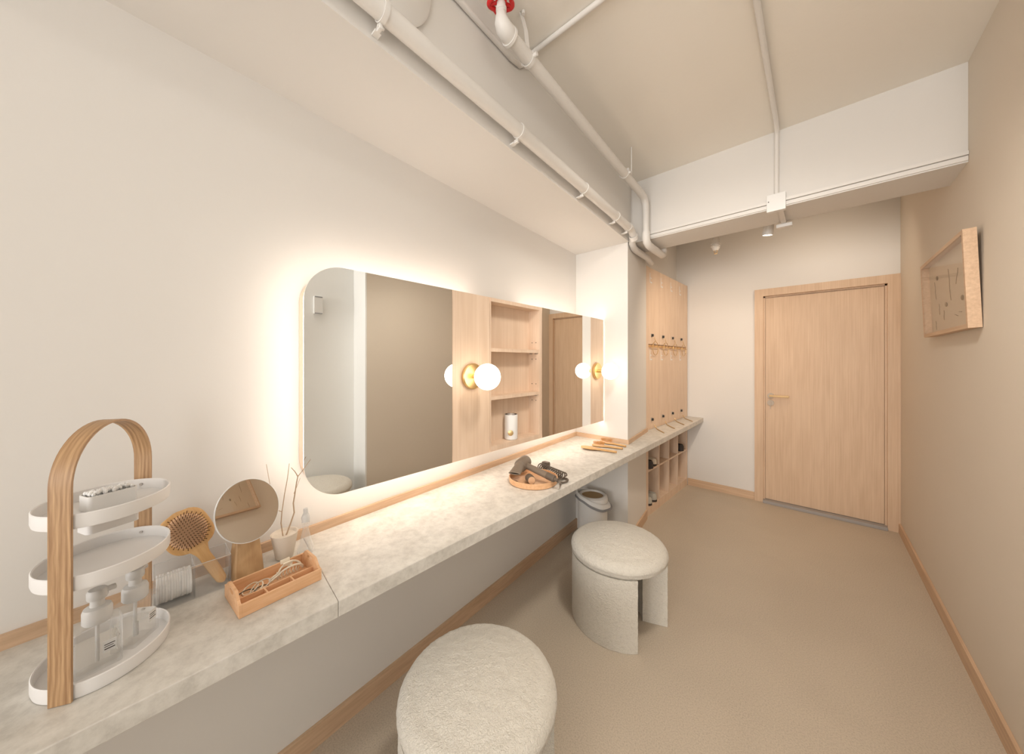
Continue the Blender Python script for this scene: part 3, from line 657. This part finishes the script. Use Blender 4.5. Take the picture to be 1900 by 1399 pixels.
t = thing('glass_flask', 'clear stoppered glass flask just behind the clay twig pot', 'flask', (-1.218, .352, CT + .0008))
MB().lathe([(0, 0), (.022, 0), (.0245, .004), (.023, .012), (.012, .058), (.0085, .078), (.0085, .092), (.011, .094), (.011, .097), (.0065, .097), (.0065, .078), (.0095, .058), (.0205, .013), (.020, .004), (0, .003)], seg=40).build('body', 'glass', t, 50)
MB().lathe([(0, .098), (.0105, .098), (.0125, .112), (.009, .122), (.007, .123), (.007, .138), (.0055, .141), (0, .141)], seg=32).build('stopper', 'frost', t, 50)

# ---------------- wooden tray box with hair ties and claw clip ----------------
wb = thing('wooden_organizer_box', 'beech wood divided box with arched end handles near the round mirror', 'box', (-1.087, .240, CT + .0008), radians(4.5))
bx, by = .064, .0925; T = .006
MB().mm((-bx + T, -by + T, 0), (bx - T, by - T, .004)).build('base', 'beech', wb)
for s in (-1, 1): MB().mm((s * bx, -by + T, 0), (s * (bx - T), by - T, .031), .0008).build('side_panel', 'beech', wb)
TY = Matrix(((1, 0, 0, 0), (0, 0, -1, 0), (0, 1, 0, 0), (0, 0, 0, 1)))
for s in (-1, 1):
    outer = []; N = 40; hi = .052
    top = []
    for i in range(N + 1):
        x = bx - 2 * bx * i / N; u = abs(x) / bx
        z = .031 + (hi - .031) * (1 if u < .42 else max(0, .5 + .5 * cos(pi * (u - .42) / .50))) if u < .92 else .031
        top.append((x, z))
    pts = [(-bx, 0), (bx, 0)] + top[1:-1] if False else [(-bx, 0), (bx, 0)] + top
    k = MB(); y0 = s * by; y1 = s * (by - T)
    # end board built as columns so that the hand hole stays open
    cols = [(-bx + 2 * bx * i / N) for i in range(N + 1)]
    def zt_(x):
        u = abs(x) / bx
        return .031 if u >= .92 else (.031 + (hi - .031) * (1 if u < .42 else .5 + .5 * cos(pi * (u - .42) / .50)))
    def hole(x):
        q = 1 - (x / .016) ** 2
        return None if q <= 0 else (.040 - .0055 * sqrt(q), .040 + .0055 * sqrt(q))
    for xa, xb in zip(cols, cols[1:]):
        ha, hb_ = hole(xa), hole(xb)
        segs = []
        if ha is None and hb_ is None: segs = [((0, zt_(xa)), (0, zt_(xb)))]
        else:
            ha = ha or (.040, .040); hb_ = hb_ or (.040, .040)
            segs = [((0, ha[0]), (0, hb_[0])), ((ha[1], zt_(xa)), (hb_[1], zt_(xb)))]
        for (a0, a1), (b0, b1) in segs:
            vs = [k.bm.verts.new(p) for p in ((xa, y0, a0), (xb, y0, b0), (xb, y0, b1), (xa, y0, a1), (xa, y1, a0), (xb, y1, b0), (xb, y1, b1), (xa, y1, a1))]
            for f in ((0, 1, 2, 3), (7, 6, 5, 4), (0, 4, 5, 1), (3, 2, 6, 7)): k.bm.faces.new([vs[q] for q in f])
            if xa == cols[0]: k.bm.faces.new([vs[q] for q in (0, 3, 7, 4)])
            if xb == cols[-1]: k.bm.faces.new([vs[q] for q in (1, 5, 6, 2)])
    bmesh.ops.remove_doubles(k.bm, verts=k.bm.verts, dist=.00001)
    k.build('end_board', 'beech', wb)
MB().mm((.018, -by + T, .004), (.022, by - T, .024)).build('divider', 'beech', wb)
for y in (-.030, .030): MB().mm((.022, y - .0018, .004), (bx - T, y + .0018, .024)).build('divider', 'beech', wb)
def rl(x, y, z): return Matrix.Translation(wb.location) @ Matrix.Rotation(radians(4.5), 4, 'Z') @ Vector((x, y, z))
ties = [(-.012, -.062, 'hair_tie', 'dark brown hair tie at the near end of the wooden box', 'band', .020), (-.024, -.048, 'hair_tie', 'cream hair tie lying across the dark tie in the wooden box', 'cream', .018),
        (-.004, -.040, 'hair_tie', 'pale hair tie standing against the divider of the wooden box', 'cream', .017), (-.022, -.024, 'hair_tie', 'beige hair tie closest to the claw clip in the wooden box', 'clay', .019), (-.006, -.028, 'hair_tie', 'thin dark hair tie under the pale ones in the wooden box', 'band', .015)]
for i, (x, y, nm, lab, mt, r) in enumerate(ties):
    tilt = Matrix.Rotation(radians((8, 22, 38, 14, 4)[i]), 4, 'X') @ Matrix.Rotation(radians(i * 20), 4, 'Z')
    k = MB().tube([tilt @ Vector((r * cos(a), r * sin(a), 0)) for a in [2 * pi * j / 36 for j in range(36)]], .0016, 8, closed=True)
    lowest = min(v.co.z for v in k.bm.verts); bmesh.ops.translate(k.bm, verts=k.bm.verts, vec=(x, y, .0042 - lowest + i * .0006))
    bmesh.ops.transform(k.bm, matrix=Matrix.Translation(wb.location) @ Matrix.Rotation(radians(4.5), 4, 'Z'), verts=k.bm.verts)
    tag(k.build(nm, mt, smooth=60), lab, 'hair tie', 'hair ties in the wooden box')
cc = thing('claw_clip', 'cream claw hair clip in the wooden box', 'hair clip', rl(-.020, .038, .006), radians(4.5))
for s in (-1, 1):
    pts = [(s * .004, .030 * cos(a) + .006, .004 + .030 * sin(a) * .75 + .004) for a in [pi * j / 16 for j in range(0, 15)]]
    pts = [(p[0] + s * .010 * sin(pi * i / 14), p[1], p[2]) for i, p in enumerate(pts)]
    pts += [(s * .005, -.045, .006)]
    MB().tube(pts, .0028, 8).build('jaw', 'cream', cc, 60)
    for q in range(7):
        y = .024 - q * .008
        MB().tube([(s * .010, y, .006 + .012), (s * .006, y - .001, .006), (-s * .002, y - .002, .0028)], .0012, 6).build('tooth', 'cream', cc, 60)
MB().tube([(-.010, .004, .036), (-.004, .002, .030), (.004, .002, .030), (.010, .004, .036)], .004, 8).build('hinge', 'cream', cc, 60)
for s in (-1, 1): MB().box((s * .010, -.004, .040), (.005, .024, .012), rot=Matrix.Rotation(s * .4, 3, 'Y'), bev=.002).build('grip', 'cream', cc, 50)

# ---------------- hair dryer on its round tray ----------------
TC = Vector((-1.072, 1.345, CT + .0008))
t = thing('round_tray', 'round low-rimmed wooden tray under the grey hair dryer', 'tray', TC)
MB().lathe([(0, 0), (.119, 0), (.123, .003), (.125, .028), (.1215, .029), (.119, .027), (.118, .007), (0, .006)], seg=80).build('tray', 'beech', t, 40)
hd = thing('hair_dryer', 'grey hair dryer with flat nozzle resting on the round wooden tray', 'hair dryer', (TC.x, TC.y, TC.z + .03))
def D(x, y, z): return (x - TC.x, y - TC.y, z - TC.z - .03)
B0 = Vector(D(-1.170, 1.405, .842)); B1 = Vector(D(-1.120, 1.262, .836)); ax = (B1 - B0).normalized()
MB().lathe([(0, 0), (.026, 0), (.032, .004), (.034, .014), (.034, .085), (.030, .094), (0, .094)], B0, 40, ax.to_track_quat('Z', 'Y').to_matrix()).build('barrel', 'grey', hd, 35)
MB().lathe([(.010, -.0005), (.024, -.0005), (.024, -.0015), (.010, -.0015)], B0, 32, ax.to_track_quat('Z', 'Y').to_matrix()).build('rear_grille', 'greyd', hd)
# nozzle: circular to flat
nz = MB(); rings = []; side = ax.cross(Vector((0, 0, 1))).normalized(); upv = side.cross(ax)
for k in range(9):
    u = k / 8; c_ = B0 + ax * (.092 + .075 * u); wa = .027 + (.032 - .027) * u; hb2 = .027 + (.006 - .027) * min(1, u * 1.15)
    rings.append([nz.bm.verts.new(c_ + side * wa * cos(a) + upv * hb2 * sin(a) - Vector((0, 0, .012 * u))) for a in [2 * pi * j / 32 for j in range(32)]])
for a, b in zip(rings, rings[1:]):
    for i in range(32): nz.bm.faces.new((a[i], a[(i + 1) % 32], b[(i + 1) % 32], b[i]))
nz.bm.faces.new(rings[0]); nzo = nz.build('nozzle', 'grey', hd, 50); sm = nzo.modifiers.new('th', 'SOLIDIFY'); sm.thickness = .0015
H0_ = B0 + ax * .050; H1_ = Vector(D(-.915, 1.338, .812)); hx_ = (H1_ - H0_).normalized(); Q = hx_.to_track_quat('Z', 'Y').to_matrix(); HL = (H1_ - H0_).length
MB().lathe([(0, .02), (.0165, .02), (.0165, HL * .72), (0, HL * .72)], H0_, 32, Q).build('handle', 'grey', hd, 35)
MB().lathe([(0, HL * .722), (.0172, HL * .722), (.0172, HL * .90), (.015, HL * .915), (.009, HL * .925), (.0075, HL), (0, HL)], H0_, 32, Q).build('handle_end', 'greyd', hd, 35)
ecord = H1_
cpts = [ecord, ecord + Vector((.02, 0, -.008)), Vector(D(-.925, 1.375, .776)), Vector(D(-.945, 1.40, .7735))]
# loose loop then spring coil behind the tray
for i in range(28):
    u = i / 27; a = 2 * pi * u * 1.6 + .6; cpts.append(Vector(D(-.955 + .026 * cos(a), 1.435 + .030 * sin(a) + .01 * u, .7755 + .006 * u)))
c0 = Vector(D(-.965, 1.470, .790)); c1 = Vector(D(-1.165, 1.520, .790)); dd = (c1 - c0).normalized(); s1 = dd.cross(Vector((0, 0, 1))).normalized(); s2 = Vector((0, 0, 1))
for i in range(300):
    u = i / 299; a = 2 * pi * 13 * u
    cpts.append(c0 + (c1 - c0) * u + s1 * .018 * cos(a) + s2 * .0165 * sin(a))
MB().tube(cpts, .0031, 7).build('coiled_cord', 'greyd', hd, 60)
MB().box(Vector(D(-1.150, 1.560, .790)), (.044, .03, .036), bev=.008).build('plug', 'greyd', hd, 40)
t = thing('styling_nozzle', 'spare round dryer attachment with pale end standing in the wooden tray', 'dryer attachment', (-1.055, 1.300, TC.z + .0275))
MB().lathe([(.013, -.024), (.0205, -.024), (.0215, 0), (.020, .022), (.0185, .024), (0, .024)], (0, 0, 0), 36, Vector((.82, -.57, .05)).to_track_quat('Z', 'Y').to_matrix()).build('cup', 'greyd', t, 40)
MB().lathe([(0, .0242), (.0178, .0242), (.0178, .0255), (0, .0255)], (0, 0, 0), 36, Vector((.82, -.57, .05)).to_track_quat('Z', 'Y').to_matrix()).build('end_disc', 'cushion', t, 40)
# loose second cord lying in the tray
MB().tube([(-1.148, 1.262, .7785), (-1.12, 1.268, .779), (-1.095, 1.262, .779), (-1.06, 1.252, .779), (-1.02, 1.262, .779), (-.985, 1.30, .779), (-.975, 1.335, .779)], .0026, 7).build('flat_cord', 'greyd', smooth=60)
tag(bpy.data.objects['flat_cord'], 'dark cord lying along the front inside the wooden tray', 'cord')

# ---------------- framed dried flowers on the right wall ----------------
t = thing('shadow_box_frame', 'pale wooden shadow box of dried stems hanging on the beige right wall', 'picture frame', (XR - .002, 2.705, 1.527))
t.rotation_euler = (0, radians(-2.0), 0)
fw, fh, fd = .38, .418, .037
MB().mm((-fd, -fw, 0), (0, fw, .018)).mm((-fd, -fw, fh - .018), (0, fw, fh)).mm((-fd, -fw, .018), (0, -fw + .018, fh - .018)).mm((-fd, fw - .018, .018), (0, fw, fh - .018)).build('frame', 'oaky', t)
MB().mm((-.008, -fw + .018, .018), (-.003, fw - .018, fh - .018)).build('backing', 'paper', t)
MB().mm((-.036, -fw + .018, .018), (-.034, fw - .018, fh - .018)).build('glass_pane', 'pane', t)
for (y, z, L_, a) in ((.24, .25, .10, 1.4), (.18, .14, .06, 1.5), (.10, .10, .05, 1.7), (-.02, .24, .16, 1.45), (-.14, .26, .08, 2.1), (.26, .06, .05, 1.4), (-.10, .08, .05, .2), (-.16, .09, .04, .1)):
    d = Vector((0, cos(a), sin(a))) * L_ / 2; p = Vector((-.010, y, z))
    MB().tube([p - d, p - d * .3 + Vector((0, .004, 0)), p + d * .4 - Vector((0, .004, 0)), p + d], .0010, 6).build('dried_stem', 'ink', t)
for (y, z) in ((.05, .15), (-.20, .15), (.19, .31)):
    MB().sphere((-.011, y, z), .011, 16, 10, (.3, 1, 1.1)).build('dried_bud', 'ink', t, 60)

# ---------------- pipes ----------------
PR = .0262
pa = []
for y in (YN + .02, -.6, .6, 1.4, 2.2, 2.33): pa.append((sx(y) + .046, y, 2.332))
xe = sx(2.33) + .046
pa += [(xe - .004, 2.36, 2.328), (xe - .006, 2.40, 2.308), (-1.012, 2.455, 2.268), (-1.02, 2.50, 2.252), (-1.028, 2.56, 2.247), (-1.03, 2.80, 2.246), (-1.06, 2.98, 2.247)]
t = thing('drain_pipe', 'thick white-painted pipe running along the soffit edge above the mirror', 'pipe')
MB().tube(pa[:6], PR, 24).build('long_run', 'pipe', t, 60)
MB().tube(pa[5:], PR - .002, 24).build('offset_run', 'pipe', t, 60)
for y in (.435, 1.04, 1.62, 2.07, 2.29):
    cl = MB(); x = sx(y) + .046
    cl.lathe([(PR + .0005, -.007), (PR + .0035, -.007), (PR + .0035, .007), (PR + .0005, .007), (PR + .0005, -.007)], (x, y, 2.332), 32, Vector((-.0565, 1, 0)).to_track_quat('Z', 'Y').to_matrix())
    cl.box((x - .016, y, 2.332 - PR - .008), (.020, .010, .014), bev=.002).box((x - .036, y, 2.332 - PR - .012), (.024, .018, .006)).cyl((x - .012, y - .008, 2.332 - PR - .008), (x - .012, y + .010, 2.332 - PR - .008), .004, seg=8)
    cl.build('pipe_clamp', 'pipe', t, 40)
MB().lathe([(PR - .001, 0), (PR + .004, 0), (PR + .004, .03), (PR - .001, .03), (PR - .001, 0)], (xe - .006, 2.395, 2.302), 28, Vector((-.1, .75, -.55)).to_track_quat('Z', 'Y').to_matrix()).build('elbow_collar', 'pipe', t, 50)
t = thing('sprinkler_pipe', 'white pipe with red valve hanging below the ceiling beside the soffit', 'pipe')
BR = .0245; PZ = 2.573
def bx_(y): return -.915 + .0565 * (2.45 - y)
MB().tube([(bx_(.895), .895, PZ + .001), (bx_(1.6), 1.6, PZ), (bx_(2.36), 2.36, PZ), (bx_(2.41), 2.41, PZ - .004), (bx_(2.44), 2.44, PZ - .020), (-.914, 2.456, PZ - .05), (-.913, 2.458, 2.46), (-.912, 2.458, 2.33)], BR, 22, rads=[BR, BR, BR, BR, BR, BR, .0225, .0225]).build('long_run', 'pipe', t, 60)
MB().tube([(-.912, 2.458, 2.33), (-.912, 2.46, 2.29), (-.912, 2.475, 2.262), (-.912, 2.51, 2.247), (-.912, 2.60, 2.243), (-.912, 2.75, 2.243), (-.912, 2.805, 2.243), (-.912, 2.83, 2.252), (-.912, 2.84, 2.28), (-.912, 2.84, 2.36)], .0265, 22).build('lower_elbow', 'pipe', t, 60)
ex = bx_(.855)
MB().tube([(bx_(.905), .905, PZ + .001), (ex, .885, PZ + .001), (ex, .866, PZ + .004), (ex, .856, PZ + .018), (ex, .853, PZ + .036), (ex, .853, PZ + .048)], .031, 24, rads=[.0300, .0305, .0300, .0265, .020, .0165]).build('end_elbow', 'pipe', t, 60)
MB().lathe([(BR, 0), (.033, 0), (.034, .010), (BR, .014)], (bx_(.895), .895, PZ), 28, Vector((-.0565, 1, 0)).to_track_quat('Z', 'Y').to_matrix()).build('elbow_collar', 'pipe', t, 50)
MB().tube([(ex, .853, PZ + .046), (ex, .853, ZC - .001)], .0155, 20).lathe([(.0155, 0), (.019, .002), (.019, .014), (.0155, .016)], (ex, .853, PZ + .052), 24).build('riser', 'pipe', t, 60)
vm = Matrix.Translation((ex, .853, PZ + .088)) @ Matrix.Rotation(radians(8), 4, 'X')
vw = MB(); vw.tube([vm @ Vector(((.040 + .0045 * cos(5 * a)) * cos(a), (.040 + .0045 * cos(5 * a)) * sin(a), 0)) for a in [2 * pi * i / 60 for i in range(60)]], .0080, 10, closed=True)
for i in range(5):
    a = 2 * pi * i / 5; vw.tube([vm @ Vector((.016 * cos(a), .016 * sin(a), 0)), vm @ Vector((.039 * cos(a), .039 * sin(a), 0))], .006, 8)
vw.lathe([(.016, -.006), (.0205, -.006), (.0205, .006), (.016, .006), (.016, -.006)], vm.to_translation(), 24)
vw.build('valve_wheel', 'red', t, 60, label='red valve handwheel')
for y in (1.02, 2.05):
    k = MB(); X_ = bx_(y)
    k.lathe([(BR + .0005, -.008), (BR + .004, -.008), (BR + .004, .008), (BR + .0005, .008), (BR + .0005, -.008)], (X_, y, PZ), 28, Vector((-.0565, 1, 0)).to_track_quat('Z', 'Y').to_matrix())
    k.cyl((X_ - .034, y, PZ), (X_ - .024, y, PZ), .008, seg=12).cyl((X_ + .024, y, PZ), (X_ + .040, y, PZ), .008, seg=12)
    if y > 2: k.box((X_ + .014, y + .004, PZ + .022), (.026, .02, .018), bev=.003).cyl((X_ + .030, y + .03, PZ), (X_ + .030, y + .03, ZC), .0035, seg=8)
    k.build('pipe_clamp', 'pipe', t, 40)
k = MB(); k.strip([(bx_(1.0) + .008, 1.0, PZ + .024), (bx_(1.0) + .004, .995, PZ + .09), (-.848, .990, ZC - .004)], (.3, 1, 0), .018, .003); k.cyl((-.838, .990, ZC - .014), (-.838, .990, ZC - .001), .007, seg=10); k.build('hanger_strap', 'pipe', t, 40)
# electrical conduits
t = thing('ceiling_conduit', 'thin white conduit along the ceiling edge that turns across the ceiling', 'conduit')
MB().tube([(sx(-.2) + .012, -.2, 2.642), (sx(.6) + .012, .6, 2.642), (sx(1.03) + .012, 1.03, 2.645), (sx(1.08) + .012, 1.085, 2.655), (sx(1.12) + .014, 1.125, 2.69), (sx(1.14) + .025, 1.138, ZC - .022), (-.90, 1.142, ZC - .012), (-.80, 1.144, ZC - .0115), (.50, 1.165, ZC - .0115)], .0105, 12).build('tube', 'pipe', t, 60)
for x in (-.45,): MB().mm((x, 1.13, ZC - .026), (x + .012, 1.166, ZC - .001)).build('saddle_clip', 'pipe', t)
t = thing('beam_conduit', 'thin white conduit down the ceiling and beam face to a square box', 'conduit')
CX_ = -.161
MB().tube([(CX_ - .0, -.4, ZC - .014), (CX_, 1.0, ZC - .014), (CX_, 2.40, ZC - .014), (CX_ - .002, 2.46, ZC - .018), (CX_ - .004, 2.489, ZC - .035), (CX_ - .005, 2.498, ZC - .07), (CX_ - .006, 2.500, 2.36)], .0115, 12).build('tube', 'pipe', t, 60)
MB().mm((-.212, 2.478, 2.266), (-.124, 2.511, 2.366), .002).build('junction_box', 'whitepl', t)
MB().cyl((-.203, 2.4785, 2.325), (-.203, 2.4770, 2.325), .003, seg=10).build('screw_hole', 'dark', t)
MB().mm((-.160, 2.50, 2.272), (-.136, 2.80, 2.2895)).mm((-.155, 2.79, 2.272), (-.135, 2.81, 2.40)).build('under_run', 'pipe', t)
MB().mm((-.186, 2.755, 2.250), (-.106, 2.789, 2.271), .002).build('end_box', 'whitepl', t)
MB().mm((-.95, 2.497, 2.320), (.514, 2.5115, 2.336)).mm((-.95, 2.504, 2.296), (.514, 2.5115, 2.3165)).build('cable_trunking', 'pipe', smooth=None)
tag(bpy.data.objects['cable_trunking'], 'slim white cable trunking along the lower edge of the ceiling beam', 'trunking')
# round vent disc on the soffit face behind the pipes
t = thing('vent_disc', 'large round white vent cover on the soffit face behind the pipes', 'vent', (sx(.43), .43, 2.5476), math.atan(.0565))
MB().lathe([(0, .0), (.19, .0), (.19, .012), (.184, .017), (0, .020)], (0, 0, 0), 72, Matrix.Rotation(pi / 2, 3, 'Y')).build('cover', 'pipe', t, 40)
# sprinkler head behind the beam
t = thing('fire_sprinkler', 'small ribbed sprinkler head hanging behind the beam', 'sprinkler', (-.612, 3.2, 2.31))
MB().lathe([(0, .1), (.0, .1), (.022, .1), (.028, .085), (.030, .02), (.026, .010), (.018, 0), (0, 0)], seg=20).lathe([(.0, .09), (.022, .09), (.022, ZC - 2.311), (0, ZC - 2.311)], seg=16).lathe([(.028, .03), (.036, .032), (.036, .036), (.028, .038)], seg=20).lathe([(.028, .05), (.036, .052), (.036, .056), (.028, .058)], seg=20).build('fitting', 'pipe', t, 40)
MB().tube([(-.010, 0, .0), (-.011, 0, -.015), (0, 0, -.026)], .0022, 6).tube([(.010, 0, .0), (.011, 0, -.015), (0, 0, -.026)], .0022, 6).lathe([(0, -.026), (.013, -.026), (.013, -.028), (0, -.028)], seg=16).build('deflector', 'brass', t, 40)
# track spotlights (one visible beyond the beam, one over the near aisle, one added behind the beam as fill)
def spotlight(label, x, y, zt, aim, lens=True):
    t = thing('ceiling_spotlight', label, 'spotlight', (x, y, zt)); d = (Vector(aim) - Vector((x, y, zt))).normalized(); Rm = d.to_track_quat('Z', 'Y').to_matrix()
    MB().lathe([(0, 0), (.026, 0), (.030, .004), (.032, .125), (.029, .126), (.028, .121), (0, .119)], -d * .127 , 32, Rm).build('head', 'whitepl', t, 40)
    MB().lathe([(0, -.0055), (.0275, -.0055), (.0275, -.004), (0, -.004)], (0, 0, 0), 32, Rm).build('lens', 'lens', t)
    b = -d * .09; MB().cyl((b.x, b.y, b.z + .028), (b.x, b.y, ZC - zt - .02), .008, seg=14).lathe([(0, 0), (.04, 0), (.04, .018), (0, .018)], (b.x, b.y, ZC - zt - .019), 28).build('stem', 'whitepl', t, 40)
spotlight('white cylinder ceiling spotlight beyond the beam, lit', -.252, 3.00, 2.288, (-.30, 3.05, 1.9))
spotlight('added white cylinder spotlight, unseen behind the beam near the door', .10, 3.30, 2.505, (-.15, 4.13, 1.75))  # fixture added to house the back wall fill
spotlight('white cylinder ceiling spotlight above the two near stools, just out of view', -.16, 1.08, 2.60, (-.5, 2.0, .9))
# small white box high on the alcove wall, seen in the mirror
t = thing('wall_switch_box', 'small white box high on the alcove wall, seen only in the mirror', 'switch box', (.7595, 1.02, 1.80))
MB().mm((-.03, -.035, 0), (0, .035, .15), .004).build('housing', 'whitepl', t)
MB().mm((-.032, -.03, .0), (-.0302, .03, .008)).mm((-.032, -.03, .142), (-.0302, .03, .150)).build('edge_strip', 'bag', t)
